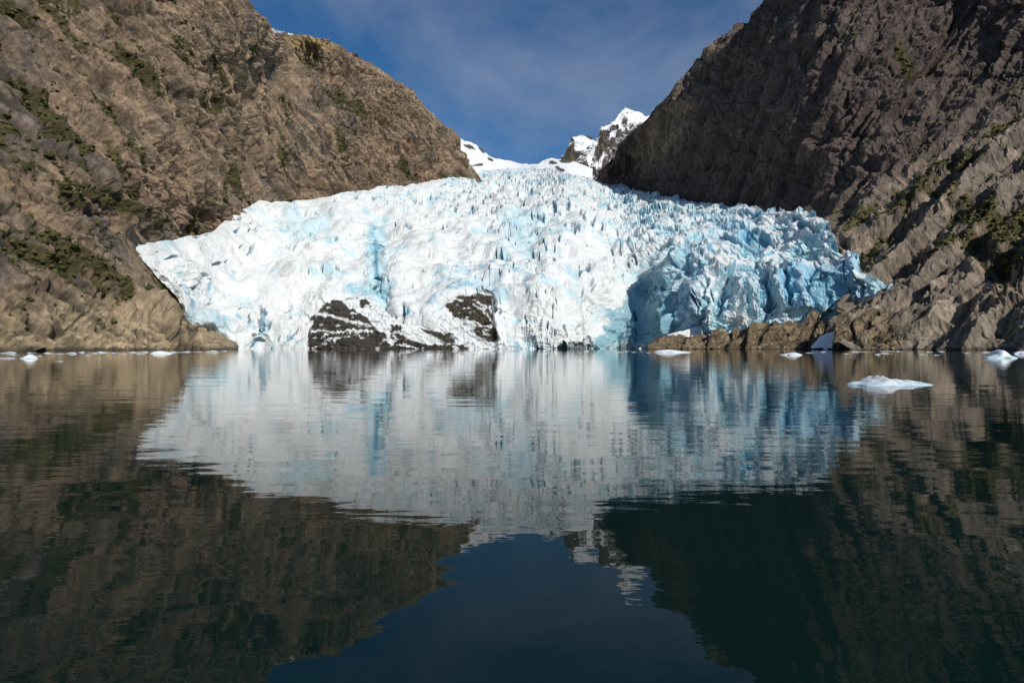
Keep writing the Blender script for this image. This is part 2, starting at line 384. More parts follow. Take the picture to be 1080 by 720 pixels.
def shapeR(P, N, U, V, edge):
    D1, e = rock_shape(FrR, gully=13, slab=1.6, keep=.75, st=.36, st2=.55, wj2=20., Fr2=FrR2, blend=lambda P, U, V: 1 - lowR(U, V))(P, N, U, V, edge)
    D1 = D1 * (.75 + .25 * ss(-30, 30, V - np.interp(U, [600, 700, 880, 930, 985, 1080, 1350], [400, 400, 232, 200, 158, 112, 60])))[..., None]
    # long raking clefts on the near slope
    cl = np.zeros(U.shape)
    for pts, w, dep in (([(905, 366), (940, 352), (975, 345), (1010, 332), (1055, 318), (1090, 312)], 7, 16), ([(940, 255), (1000, 225), (1080, 190)], 5, 9), ([(900, 262), (940, 236), (985, 195), (1010, 160)], 7, 14), ([(1035, 262), (1060, 290), (1100, 300)], 16, 16), ([(885, 250), (905, 270), (900, 285)], 8, 12), ([(1010, 250), (1040, 262)], 5, 8), ([(960, 290), (1000, 270), (1035, 262)], 4, 6)):
        wob = fbm(P / 12 + 5, 3) * 6
        cl = np.maximum(cl, seg(U + wob, V + wob * .6, pts, w) * dep)
    e['cleft'] = cl
    return D1 - N * cl[..., None], e
def tintR(P, N, U, V, e):
    n1 = fbm(P / 120 + 25, 4); n2 = fbm(e['S'] / 24 + 120, 4); n3 = fbm(e['S'] * np.array([.5, 2, 2]) / 15 + 160, 4); n4 = fbm(P / 6 + 28, 4)
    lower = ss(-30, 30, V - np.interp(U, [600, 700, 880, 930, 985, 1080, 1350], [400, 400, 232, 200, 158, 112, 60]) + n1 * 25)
    c = np.broadcast_to(np.array([.11, .082, .072]), P.shape).copy()  # dark wall rock, its shade partly put into the colour
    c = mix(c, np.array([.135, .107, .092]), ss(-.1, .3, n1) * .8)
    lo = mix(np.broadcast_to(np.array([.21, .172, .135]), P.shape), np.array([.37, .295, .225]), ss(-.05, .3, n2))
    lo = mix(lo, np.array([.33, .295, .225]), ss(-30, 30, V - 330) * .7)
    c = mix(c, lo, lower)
    c = mix(c, np.array([.27, .20, .14]), spots(U, V, [(700, 140, 60, 22, -50), (740, 60, 30, 9, -40)], n2 * .5) * .8)  # sunlit skyline rim painted in as brighter brown rock
    c *= (1 + .5 * n3[..., None]) * (1 + .5 * n4[..., None]) * (.9 + .2 * e['r'][..., 3:4]) * (.92 + .16 * e['r2'][..., 4:5]) * (1 + .5 * e['hi'][..., None])
    c = mix(c, np.array([.035, .03, .028]), np.clip(e['crack'] * .6 + e['crack2'] * .35, 0, 1))
    wob = fbm(P / 14 + 2, 4) * 1.1
    ledge = ss(.35, .75, N[..., 2]) * ss(-.05, .25, fbm(P / 40 + 71, 4)) * (1 - ss(300, 325, V))
    v = ss(.25, .65, np.clip(spots(U, V, vegR, wob) + ledge * .55 + .6 * (1 - ss(.2, .5, e['g'])) * ss(0, .25, fbm(P / 50 + 33, 3)) * lower * (1 - ss(300, 325, V)), 0, 1) + n4 * .5)
    g = mix(np.broadcast_to(np.array([.05, .053, .017]), P.shape), np.array([.13, .105, .035]), ss(-.2, .3, fbm(P / 8 + 15, 3)))
    c = mix(c, g, v * .9)
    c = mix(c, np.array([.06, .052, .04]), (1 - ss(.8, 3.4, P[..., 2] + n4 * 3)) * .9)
    return c, {'veg': v}
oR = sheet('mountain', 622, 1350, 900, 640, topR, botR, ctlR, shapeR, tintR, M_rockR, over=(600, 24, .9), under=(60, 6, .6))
tag(oR, 'dark shaded rock mountain wall rising right of the glacier above tan shore slabs', kind='structure')

scrub('olive green scrub on the ledges of the right mountain', 6000, 5)

# ------------------------------------------------------------------ glacier
outcrop_top = [(326, 368), (326.5, 354), (329, 340), (340, 322), (351, 316), (362, 317.5), (376, 315), (390, 315), (398, 319), (415, 336), (425, 341), (436, 343), (455, 344), (467, 322), (481, 313), (497, 311), (519, 312), (522, 338), (526, 358), (529, 368)]
topG = [(138, 258), (168, 253.6), (200, 250), (223, 246.7), (236, 234), (243, 228.6), (259, 220), (273, 214), (287, 216), (307, 214), (318, 208.6), (340, 208), (362, 203.6), (382, 202), (404, 196.7), (418, 197), (440, 193), (472, 187), (492, 189), (502, 184), (510, 181), (530, 178), (560, 177), (590, 181), (615, 186), (628, 192), (642, 196), (658, 198), (677, 202), (688, 206), (716, 208), (738, 214.7), (771, 216), (799, 220), (827, 223), (852, 223), (864, 228), (874, 233), (878, 248), (884, 262), (892, 270), (906, 273), (911, 291), (922, 295), (938, 302), (948, 306)]
botG = [(139, 262), (143, 269), (154, 278), (165, 294), (176, 305), (187, 315), (194, 327), (199, 337), (206, 342), (226, 355), (244, 370), (250, 371), (400, 371.5), (600, 371.5), (760, 371), (866, 369), (872, 345), (885, 336), (896, 330), (927, 323), (940, 317), (948, 308)]
ctlG = [(142, 257, 703), (168, 290, 699), (196, 324, 704), (246, 366, 760), (225, 248, 890), (223, 300, 800), (300, 215, 1110), (300, 260, 960), (300, 310, 840), (300, 366, 775), (250, 335, 780),
        (340, 208, 1150), (400, 197, 1310), (400, 240, 1060), (400, 300, 860), (380, 330, 820), (470, 188, 1450), (470, 230, 1130), (470, 290, 870), (540, 300, 850), (560, 366, 775), (600, 330, 800), (600, 366, 780),
        (540, 230, 1130), (540, 200, 1370), (540, 186, 1700), (560, 177, 2200), (510, 181, 1900), (600, 192, 1480), (600, 182, 1900), (642, 196, 1730),
        (620, 250, 1040), (630, 300, 890), (645, 364, 880), (688, 345, 885), (688, 300, 935), (700, 262, 930), (680, 212, 1450), (715, 240, 1010),
        (722, 330, 770), (735, 290, 810), (760, 345, 745), (800, 330, 745), (800, 280, 800), (850, 320, 735), (850, 285, 755), (890, 290, 730), (890, 325, 715), (905, 275, 725), (935, 308, 683),
        (738, 216, 1230), (800, 221, 1020), (850, 225, 860), (872, 235, 800), (870, 262, 760), (866, 366, 740)]
_tmp = [(x, y + 1.0) for x, y in outcrop_top]
def recessG(U, V):
    wx = fbm(np.stack([U / 14, V / 14, 0 * U], -1), 3) * 3
    inside = inpoly(U + wx, V + wx, [(320, 380)] + outcrop_top + [(536, 380)]).astype(float)
    r = blur(inside, 3) * 12
    wy = fbm(np.stack([U / 6, V / 6, 0 * U + 9], -1), 3) * 3
    rim = seg(U + wx + wy, V + wx - wy, [(455, 334), (467, 316), (482, 306), (500, 304), (522, 306), (530, 325)], 9)
    rim2 = seg(U + wx + wy, V + wx - wy, [(330, 330), (342, 314), (360, 309), (392, 309), (405, 318), (418, 330)], 8)
    r = r - (rim * 7 + rim2 * 5) * (1 - inside)
    # the dark bay beside the big right block and the sea caves at the foot
    r = r + (seg(U + wx, V, [(396, 262), (398, 285), (401, 305), (411, 330)], 11) * 14 + seg(U, V, [(400, 296), (404, 315), (412, 334)], 6) * 14)
    r = r + spots(U, V, [(610, 368, 20, 6, 0), (660, 371, 26, 4, 0), (272, 362, 4, 10, 20)], .5 * wx + .4 * wy) * 14
    return r
def shapeG(P, N, U, V, edge):
    # how broken the ice is
    R = .05 + .5 * (1 - ss(8, 34, V - curve(topG, U))) * ss(380, 520, U)
    R = R + .75 * ss(615, 720, U) + .35 * ss(590, 640, U) * (1 - ss(250, 280, V))
    R = R + ss(290, 330, V) * (1 - ss(560, 640, U)) * .1 + .28 * ss(.05, .35, fbm(P / 70 + 144, 3))
    R = np.clip(R, 0, 1.1) * (.75 + .6 * fbm(P / 45 + 44, 2))
    bay = spots(U, V, [(668, 335, 34, 60, 12)], fbm(P / 30, 3) * .5)
    R = R * (1 - .7 * bay)
    wq = fbm(P / 14 + 9, 4) * 9
    face = blur(inpoly(U + wq, V + wq, [(818, 290), (836, 274), (868, 270), (905, 275), (911, 314), (880, 326), (826, 324), (813, 305)]).astype(float), 2)
    R = R * (1 - .65 * face)
    ribs = seg(U + wq, V, [(790, 292), (800, 330)], 6) + seg(U + wq, V, [(815, 280), (824, 322)], 5) + .6 * seg(U + wq, V, [(843, 290), (852, 322)], 4) + seg(U + wq, V, [(752, 300), (745, 338)], 6) + seg(U + wq, V, [(776, 290), (782, 335)], 5)
    gaps = np.clip(seg(U + wq, V, [(806, 284), (814, 322)], 4) + seg(U + wq, V, [(829, 286), (835, 320)], 4) + seg(U + wq, V, [(765, 295), (762, 335)], 4) + spots(U, V, [(772, 236, 24, 6, -5), (800, 252, 20, 6, 5), (850, 240, 14, 5, 30), (725, 262, 10, 12, 0), (752, 270, 16, 5, 0)], wq / 12), 0, 1)
    cutl = seg(U, V, [(858, 276), (866, 292), (880, 300), (905, 306)], 1.6) + seg(U, V, [(856, 300), (880, 296)], 1.4) + seg(U, V, [(893, 280), (898, 316)], 1.6)
    W = P + 5 * np.stack([fbm(P / 30 + 3, 3), fbm(P / 30 + 40, 3), fbm(P / 30 + 80, 3)], -1)
    A = np.array([1.0, .75, .7])
    bf1, bf2, br, boff = worley(W * A / 52 + 7)
    f1, f2, r, off = worley(W * A / 22)
    g1, g2, r2, off2 = worley(W * A / 8 + 60)
    cb = 1 - ss(0, .10, bf2 - bf1); c1 = 1 - ss(0, .14, f2 - f1); c2 = 1 - ss(0, .16, g2 - g1)
    right = ss(690, 740, U + fbm(P / 22 + 801, 3) * 45)
    d = R * right * ss(240, 275, V) * ((br[..., 3] - .5) * 40 + (br[..., 4] - .5) * boff[..., 0] * 60 + (br[..., 5] - .5) * boff[..., 2] * 60 - cb * 6)
    vary = ss(-.3, .3, fbm(P / 50 + 300, 2))
    Rm = R * (1 - .4 * right) * (.4 + .8 * vary)
    d = d + Rm * ((r[..., 3] - .5) * 13 + (r[..., 4] - .5) * off[..., 0] * 22 + (r[..., 5] - .5) * off[..., 2] * 22 - c1 * 4)
    Rs = R * (1 - .35 * right) * (.2 + .9 * ss(-.2, .3, fbm(P / 30 + 330, 3)))
    d = d + Rs * ((r2[..., 3] - .5) * 4.5 + (r2[..., 4] - .5) * off2[..., 0] * 9 + (r2[..., 5] - .5) * off2[..., 2] * 8 - c2 * 1.3)
    d = d + right * (ribs * 9 - gaps * 12 - np.clip(cutl, 0, 1) * 5) + face * 9
    calm = .25 + .95 * ss(-.12, .25, fbm(P / 80 + 500, 3)) * (1 - .5 * spots(U, V, [(440, 270, 70, 40, 0), (300, 300, 60, 40, 0)], wq / 12))
    # vertical flutes, slits and folds
    fl = ridged(np.stack([P[..., 0] / 16, P[..., 1] / 40, P[..., 2] / 60], -1) + 5, 4)
    d = d + (fl - .5) * 6 * calm * (.35 + .7 * ss(280, 330, V) + .6 * ss(600, 660, U))
    sl = fbm(np.stack([P[..., 0] / 7, P[..., 1] / 60, P[..., 2] / 26], -1) + 25, 3)
    slit = ss(.26, .34, sl + .1 * (1 - ss(215, 245, V)) * ss(400, 480, U)) * ss(-.05, .2, fbm(P / 55 + 12, 3) + .25 * ss(400, 500, U) * (1 - ss(215, 250, V)))
    d = d - slit * 10
    fo = ridged(np.stack([P[..., 0] / 60, P[..., 1] / 30, P[..., 2] / 14 + P[..., 0] / 50], -1) + 55, 4)
    d = d + (fo - .5) * 6 * calm
    d = d + fbm(P / 70 + 6, 3) * 26 + fbm(P / 30 + 6, 3) * 6 + fbm(P / 9 + 16, 4) * (.5 * calm + 2.0 * R) + fbm(P / 3 + 3, 2) * .4
    be = np.where((U > 868) | (U < 250), ss(0, 12, curve(botG, U) - V), 1.0)
    d = d * (.45 + .55 * edge) * (.25 + .75 * be)
    e = dict(R=R, c1=c1, c2=c2, cb=cb, slit=slit, r=r, r2=r2, br=br, off=off, right=right, fl=fl, fo=fo, face=face, gaps=gaps, ribs=np.clip(ribs, 0, 1))
    D = N * d[..., None]
    aw = P - np.array([0, 0, H]); aw /= np.linalg.norm(aw, axis=-1, keepdims=True)
    D = D + aw * (26 * (1 - be) ** 1.6 * (.6 + .8 * fbm(P / 12 + 700, 3)))[..., None]
    D[..., 2] += (1 - edge) * (r[..., 4] - .3) * 10 * R                          # a toothed crest
    return D, e
def tintG(P, N, U, V, e):
    n = fbm(P / 35 + 77, 4); m = fbm(P / 8 + 31, 3)
    snow = np.array([.755, .785, .785]); pale = np.array([.47, .70, .755]); blue = np.array([.18, .47, .62]); deep = np.array([.06, .26, .40])
    c = np.broadcast_to(snow, P.shape).copy()
    steep = ss(.45, .05, N[..., 2]) if False else 1 - ss(.05, .5, N[..., 2])
    R = e['R']
    p = np.clip(R * .4 + steep * .3 * R + n * .8 + m * .5 + (.5 - e['fo']) * .7 + fbm(P / 60 + 88, 4) * .9 - .02, 0, 1)
    c = mix(c, pale, ss(.1, .7, p))
    b = np.clip(e['c1'] * .55 * R + e['c2'] * .35 * R + steep * (e['r'][..., 5] > .55) * .75 * R + (e['br'][..., 5] > .5) * e['right'] * .3 * steep + m * .35 + n * .3 - .12, 0, 1)
    c = mix(c, blue, ss(.12, .8, b) * .85)
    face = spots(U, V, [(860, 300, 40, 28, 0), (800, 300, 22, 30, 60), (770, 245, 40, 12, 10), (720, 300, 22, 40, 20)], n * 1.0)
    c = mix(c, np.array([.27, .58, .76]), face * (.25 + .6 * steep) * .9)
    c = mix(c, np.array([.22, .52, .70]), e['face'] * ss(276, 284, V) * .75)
    c = mix(c, deep, e['gaps'] * .6)
    c = mix(c, snow, e['ribs'] * e['right'] * .45)
    c = mix(c, deep, ss(.3, 1, e['slit']) * .75)
    wob = m * 5
    c = mix(c, np.array([.42, .68, .76]), seg(U + wob, V, [(398, 246), (397, 290), (402, 326)], 16) * .6)
    c = mix(c, np.array([.42, .68, .76]), spots(U, V, [(385, 305, 22, 9, 0), (325, 235, 30, 16, 10), (225, 340, 26, 16, 20), (500, 297, 50, 9, 4), (550, 240, 30, 26, 40)], n) * .5)
    tr = np.zeros(U.shape)
    for pts, w in (([(394, 236), (396, 270), (400, 300), (408, 322), (414, 334)], 5), ([(370, 304), (390, 308), (400, 304)], 5), ([(428, 325), (434, 335), (440, 338)], 4), ([(455, 322), (470, 308), (498, 302), (522, 305)], 5),
                   ([(196, 300), (204, 325)], 4), ([(222, 300), (226, 318)], 3), ([(222, 340), (250, 335), (270, 345)], 4), ([(240, 292), (252, 282)], 2.5), ([(312, 214), (314, 226)], 3), ([(258, 218), (268, 222)], 2.5),
                   ([(268, 366), (280, 345), (284, 340)], 3), ([(300, 364), (306, 350), (312, 362)], 3), ([(424, 212), (430, 222)], 1.8), ([(434, 206), (440, 217)], 1.8), ([(480, 285), (520, 280), (560, 292), (575, 300)], 4),
                   ([(530, 225), (545, 240), (556, 255)], 4), ([(552, 298), (558, 310)], 4), ([(540, 360), (550, 366)], 6)):
        tr = np.maximum(tr, seg(U + wob, V + m * 4, pts, w))
    c = mix(c, blue, tr * .5 * (.35 + 1.2 * ss(-.15, .3, m)))
    core = seg(U + wob * .5, V, [(396, 250), (397, 275), (399, 300), (405, 318), (412, 328)], 2.4)
    c = mix(c, deep, core * .7)
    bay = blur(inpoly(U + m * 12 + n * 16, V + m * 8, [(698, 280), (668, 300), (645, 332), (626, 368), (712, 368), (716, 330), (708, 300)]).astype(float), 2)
    c = mix(c, np.array([.20, .42, .51]), bay * .85)  # shadow of the recess painted into the ice as darker blue
    dirt = ss(.1, .5, fbm(np.stack([P[..., 0] / 60, P[..., 1] / 30, P[..., 2] / 7], -1) + 90, 4))
    c = mix(c, np.array([.62, .62, .58]), dirt * .35)
    rimd = ((U < 255) * (1 - ss(0, 5, curve(botG, U) - V)) + (U > 560) * (1 - ss(0, 3, V - curve(topG, U))) * .5) * ss(-.25, .2, m)
    c = mix(c, np.array([.34, .33, .30]), rimd * .75)
    cave_shade = spots(U, V, [(608, 367, 22, 6, 0), (660, 370, 32, 5, 0)], m)
    c = mix(c, np.array([.03, .05, .06]), cave_shade * .8)  # shade inside the waterline undercuts painted nearly black
    return c, {}
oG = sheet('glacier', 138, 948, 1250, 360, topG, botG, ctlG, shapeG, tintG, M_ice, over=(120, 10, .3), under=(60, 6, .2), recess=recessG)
tag(oG, 'white and pale blue glacier icefall filling the valley down to the water', kind='structure')

# ------------------------------------------------------------------ snowfield and far peaks
def snow_shape(amp, sc):
    def f(P, N, U, V, edge):
        S = P / sc
        d = amp * ((ridged(S * np.array([1, 1, .6]) + 3, 5) - .5) * 1.6 + fbm(S * 3, 4) * .5) * (.25 + .75 * edge)
        f1, f2, r, off = worley(S * 2.2)
        d = d + amp * .35 * ((r[..., 3] - .5) + (r[..., 4] - .5) * off[..., 0] * 2)
        return N * d[..., None], dict(r=r)
    return f
def snow_tint(rocks, snows, rock_if_steep, rockc=(.10, .085, .07)):
    def f(P, N, U, V, e):
        w1 = fbm(P / 60 + 4, 4); w2 = fbm(P / 25 + 14, 3)
        rk = spots(U, V, rocks, w1 * .9) if rocks else np.zeros(U.shape)
        st = rock_if_steep * (1 - ss(.35, .62, N[..., 2] + w2 * .35 + .06))
        sn = spots(U, V, snows, w1 * .8) if snows else np.zeros(U.shape)
        rk = np.clip(np.maximum(rk, st) - sn * .9, 0, 1); rk = ss(.3, .6, rk)
        c = np.broadcast_to(np.array([.80, .83, .85]), P.shape).copy()
        r = np.array(rockc) * (1 + .8 * w2[..., None]) 
        return c + (r - c) * rk[..., None], {}
    return f
topS = [(478, 138), (484, 144), (490, 148), (497, 150.5), (504, 154), (509, 158), (514, 163), (519, 166.5), (530, 168.5), (540, 170), (550, 173), (568, 173.2), (573, 169), (582, 167), (592, 168), (604, 170), (625, 178)]
botS = [(478, 200), (625, 205)]
ctlS = [(478, 140, 2150), (497, 152, 2250), (520, 168, 2420), (550, 173, 2700), (575, 169, 2600), (600, 170, 2500), (625, 180, 2500), (478, 200, 1800), (550, 200, 1850), (625, 205, 1850), (500, 175, 2000), (550, 182, 2150), (600, 182, 2200)]
oS = sheet('snowfield', 478, 625, 260, 110, topS, botS, ctlS, snow_shape(7, 120), snow_tint([(496, 155, 9, 2.4, 22), (508, 158, 6, 2.5, 50), (517, 168, 4, 1.5, 25), (503, 174.5, 6, 1.4, -3), (509, 186, 3, 2.6, 0), (583, 171.5, 5, 2.4, 5), (590, 178, 6, 2, 25), (598, 170, 8, 2.4, 0)], [], 0), M_snow, over=(400, 8, .2), under=None)
tag(oS, 'smooth white snowfield with small rocks on the skyline above the glacier', kind='structure')
topP = [(570, 190), (588, 174), (592, 168), (596, 163), (601, 151), (605, 144.5), (612, 143.6), (620, 144), (628, 147), (631, 144), (634, 134), (640, 132), (648, 129), (652, 122), (657, 116), (662, 113.6), (667, 115), (673, 119), (680, 123), (685, 122), (692, 124), (712, 140)]
botP = [(570, 200), (712, 205)]
ctlP = [(570, 195, 2700), (605, 146, 3300), (625, 147, 3400), (634, 135, 3600), (662, 114, 3900), (690, 124, 3900), (712, 140, 3800), (570, 200, 2600), (640, 190, 2700), (712, 205, 2600), (600, 172, 2900), (640, 165, 3100), (665, 150, 3400), (620, 165, 3050)]
oP = sheet('mountain', 570, 712, 300, 200, topP, botP, ctlP, snow_shape(55, 170),
           snow_tint([(602, 163, 11, 12, -30), (598, 171, 14, 4, 5), (641, 150, 9, 20, 25), (632, 163, 10, 9, -40), (655, 158, 16, 8, -45), (673, 128, 9, 3, 20), (662, 121, 4, 6, 0), (627, 178, 10, 5, -30)],
                     [(618, 150, 10, 7, 20), (668, 126, 12, 5, 10), (660, 136, 12, 4, -25), (640, 133, 7, 3, -10), (622, 168, 3, 9, 30), (645, 172, 12, 2.5, -40), (662, 117, 4, 2.5, 0), (630, 172, 10, 2, -35), (652, 126, 9, 4, -30), (645, 145, 8, 3, -50), (675, 122, 7, 2.5, 30), (612, 156, 7, 8, 40)], .75), M_snow, over=(900, 10, .8), under=None)
tag(oP, 'distant jagged snowy peak on the skyline behind the right mountain', kind='structure')

# ------------------------------------------------------------------ snow-streaked bedrock at the ice foot
dark_polys = [[(324, 372), (325, 352), (329, 340), (340, 322), (351, 316), (361, 318), (367, 323), (385, 333), (392, 341), (398, 350), (407, 352), (412, 368), (412, 374)],
              [(469, 322), (484, 313), (499, 311), (519, 312), (519, 321), (514, 322), (518, 330), (522, 342), (527, 358), (518, 361), (503, 355), (498, 347), (503, 340), (492, 338), (480, 335)],
              [(412, 372), (410, 364), (425, 357), (440, 360), (452, 364), (470, 362), (488, 364), (500, 372)], [(441, 345), (450, 347), (478, 356), (480, 362), (468, 361), (455, 354)], [(378, 316), (388, 315.5), (390, 322), (379, 323)],
              [(412, 343), (424, 343), (423, 350), (411, 349)], [(411, 353), (425, 352), (428, 357), (413, 358)], [(448, 341), (458, 345), (457, 348), (446, 345)], [(462, 350), (480, 352), (478, 355), (464, 354)]]
snow_lines = [([(330, 332), (345, 331), (360, 336), (378, 340), (392, 344)], 2.6), ([(326, 350), (345, 348), (352, 352), (372, 348), (392, 350)], 2.6), ([(340, 362), (352, 358), (372, 354), (385, 356)], 2.0), ([(345, 352), (338, 358)], 1.6), ([(500, 320), (512, 330), (521, 342)], 1.8), ([(486, 338), (505, 342), (520, 346)], 1.6),
              ([(503, 318), (512, 323)], 2.5), ([(505, 348), (515, 352)], 1.2), ([(420, 364), (440, 366)], 1.3)]
def shapeO(P, N, U, V, edge):
    d = (ridged(P * np.array([1, 1, 2]) / 14, 4) - .5) * 6 + fbm(P / 5, 4) * 2
    f1, f2, r, off = worley(P * np.array([.7, 1, 1.6]) / 9)
    d = d + (r[..., 3] - .5) * 3 + (r[..., 4] - .5) * off[..., 2] * 5
    return N * (d * (.5 + .5 * edge))[..., None], dict(r=r)
def tintO(P, N, U, V, e):
    w = fbm(P / 5 + 9, 4); w2 = fbm(P / 2.5 + 19, 3); uu = U + w * 5; vv = V + w * 3
    rk = np.zeros(U.shape, bool)
    for p in dark_polys: rk |= inpoly(uu, vv, p)
    rk = rk.astype(float)
    for pts, wd in snow_lines: rk = rk * (1 - (seg(uu, V + w * 3, pts, wd * .62) > .45))
    rk = rk * (1 - (fbm(P * np.array([1, 1, 3]) / 12 + 3, 2) > .40))
    rk = blur(rk, 1)
    c = np.broadcast_to(np.array([.76, .79, .80]), P.shape)
    r = np.array([.062, .055, .045]) * (1 + .9 * w2[..., None])
    r = mix(r, np.array([.085, .078, .045]), ss(-.1, .3, w) * (U > 460))
    return c + (r - c) * rk[..., None], {}
ctlO = [(325, 368, 758), (326, 354, 768), (351, 316, 806), (376, 315, 814), (398, 319, 812), (430, 343, 782), (430, 368, 758), (455, 344, 784), (497, 311, 814), (519, 312, 812), (525, 358, 762), (529, 368, 758), (480, 345, 784), (370, 345, 780), (370, 368, 752)]
oO = sheet('rock_outcrop', 321, 534, 420, 130, [(321, 368)] + outcrop_top[1:-1] + [(531, 357), (534, 368)], [(321, 372), (534, 372)], ctlO, shapeO, tintO, M_snow, over=(70, 8, .15), under=None)
tag(oO, 'black rock outcrop streaked with white snow under the glacier front', 'rock outcrop')

# ------------------------------------------------------------------ brown rocks before the right end of the ice
def tintB(P, N, U, V, e):
    n = fbm(P / 12 + 5, 3); n4 = fbm(P / 3 + 28, 4)
    c = mix(np.broadcast_to(np.array([.17, .13, .08]), P.shape), np.array([.28, .215, .13]), ss(-.2, .25, n))
    c = c * (1 + .8 * n4[..., None]) * (.8 + .4 * e['r'][..., 3:4]) * (1 + .6 * e['hi'][..., None])
    c = mix(c, np.array([.03, .026, .022]), np.clip(e['crack'] * .8 + e['crack2'] * .35, 0, 1))
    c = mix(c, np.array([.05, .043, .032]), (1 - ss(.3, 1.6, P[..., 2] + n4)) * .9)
    return c, {}
FrB = frame((760, 350, 700), (745, 365, 698))
def cleftB(P, U, V):
    w = fbm(P / 5, 3) * 3
    c = 0
    for pts in ([(726, 350), (716, 369)], [(768, 346), (772, 358), (762, 369)], [(814, 338), (806, 350), (800, 360)], [(864, 336), (856, 352), (846, 369)], [(900, 325), (897, 345), (906, 369)], [(925, 330), (912, 345)]):
        c = np.maximum(c, seg(U + w, V, pts, 2.6))
    return c
def rocks(top, ctl, label, wid, u0, u1, extra=None):
    uu = np.linspace(u0, u1, 60); tt = np.interp(uu, *zip(*top)); q = np.stack([uu / 5, 0 * uu, 0 * uu + u0], -1)
    top = list(zip(uu, tt + fbm(q, 3) * 4.5 * ss(0, 6, 368 - tt))); bot = [(u0, 372), (u1, 372)]
    ctl = [(a, b, c - (0 if b < 360 else 14)) for a, b, c in ctl]
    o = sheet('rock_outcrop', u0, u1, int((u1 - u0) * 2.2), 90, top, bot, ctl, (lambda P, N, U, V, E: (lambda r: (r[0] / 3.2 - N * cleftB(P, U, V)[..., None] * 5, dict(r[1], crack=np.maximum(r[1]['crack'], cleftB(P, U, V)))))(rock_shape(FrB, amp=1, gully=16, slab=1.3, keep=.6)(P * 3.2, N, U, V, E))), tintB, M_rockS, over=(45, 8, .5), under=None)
    return tag(o, label, 'rock outcrop', 'brown rocks at the water in front of the ice')
rocks([(680, 370), (684, 362), (688, 358), (702, 353.6), (724, 351.7), (746, 353), (750, 369)], [(680, 368, 745), (750, 368, 735), (702, 354, 752), (724, 352, 755), (746, 354, 752)],
      'low rounded brown rock at the water, leftmost of the rocks before the ice', 0, 680, 751)
rocks([(745, 369), (750, 351), (757, 348.5), (788, 347), (792, 366)], [(745, 368, 725), (792, 368, 715), (757, 350, 735), (788, 348, 732)],
      'squat cracked brown rock beside the low rounded one before the ice', 0, 745, 793)
rocks([(786, 369), (789, 342), (799, 340), (811, 341), (827, 340), (849, 338), (852, 330), (857, 327), (863, 328.6), (865, 336), (877, 344), (879, 350), (876, 358), (868, 369)],
      [(786, 368, 708), (868, 368, 690), (789, 343, 722), (827, 341, 722), (857, 328, 716), (877, 345, 706)],
      'tallest brown rock with a pointed knob before the right end of the ice', 0, 786, 877)

rocks([(877, 369), (880, 350), (882, 333), (890, 329), (905, 327), (922, 325), (936, 331), (944, 346), (952, 369)],
      [(877, 369, 618), (952, 369, 572), (882, 334, 652), (905, 328, 648), (922, 326, 643), (944, 346, 602)],
      'broad cracked rock at the foot of the right mountain beside the snow patch', 0, 877, 952)

# ------------------------------------------------------------------ floating and stranded ice
def blob(name, cx, cy, wx, wy, h, prof, seed, tint=(.80, .85, .88), zb=-.25, na=48, nr=14, rough=.12):
    a = np.linspace(0, 2 * np.pi, na, endpoint=False); r_ = np.random.default_rng(seed)
    ph = r_.random(6) * 6.28
    out = 1 + .16 * np.sin(2 * a + ph[0]) + .12 * np.sin(3 * a + ph[1]) + .08 * np.sin(5 * a + ph[2]) + .05 * np.sin(9 * a + ph[3])
    vs = []; fs = []
    R = np.linspace(0, 1, nr) ** .8
    for k, r in enumerate(R[1:]):
        x = np.cos(a) * out * r; y = np.sin(a) * out * r
        edge = np.sqrt(np.clip(1 - r ** 2.6, 0, 1))
        z = prof(x) * edge * h
        p = np.stack([x * wx / 2, y * wy / 2, z], -1)
        nz = fbm(np.stack([p[:, 0] / (wx * .12), p[:, 1] / (wy * .2), p[:, 2] * 0 + seed], -1), 3)
        p[:, 2] = np.maximum(p[:, 2] + nz * h * rough * 2 * edge, .02 * h if k == nr - 2 else .04 * h)
        if k == nr - 2: p[:, 2] = zb
        vs.append(p)
    # steep rim just inside the outline
    verts = [(0, 0, float(prof(np.array([0.0]))[0] * h))] + [tuple(q) for p in vs for q in p]
    n = len(vs)
    for j in range(na): fs.append((0, 1 + j, 1 + (j + 1) % na))
    for k in range(n - 1):
        for j in range(na):
            b0 = 1 + k * na; b1 = b0 + na
            fs.append((b0 + j, b1 + j, b1 + (j + 1) % na, b0 + (j + 1) % na))
    bI = 1 + (n - 1) * na
    verts.append((0, 0, zb)); e = len(verts) - 1
    for j in range(na): fs.append((bI + (j + 1) % na, bI + j, e))
    me = bpy.data.meshes.new(name); me.from_pydata(verts, [], fs); me.update()
    at = me.color_attributes.new('tint', 'FLOAT_COLOR', 'POINT')
    zz = np.array([q[2] for q in verts]) / h; kz = np.clip((zz - .05) / .45, 0, 1)[:, None]
    C4 = np.ones((len(verts), 4), np.float32); C4[:, :3] = np.array(tint) * (kz + (1 - kz) * np.array([.62, .85, .93]))
    at.data.foreach_set('color', C4.ravel())
    for p in me.polygons: p.use_smooth = True
    me.materials.append(M_floe)
    o = bpy.data.objects.new(name, me); o.location = (cx, cy, 0); col.objects.link(o)
    return o
def at_water(u, v):
    Y = H * F / (v - CY); return (u - CX) / F * Y, Y
def hump(c, w, base): return lambda x: base + np.exp(-((x - c) / w) ** 2)
def floe(u, v, wpx, hpx, prof, seed, aspect=.5, **k):
    x, y = at_water(u, v); s = y / F
    return blob('ice_floe', x, y, wpx * s, max(wpx * s * aspect, .5), hpx * s, prof, seed, **k)
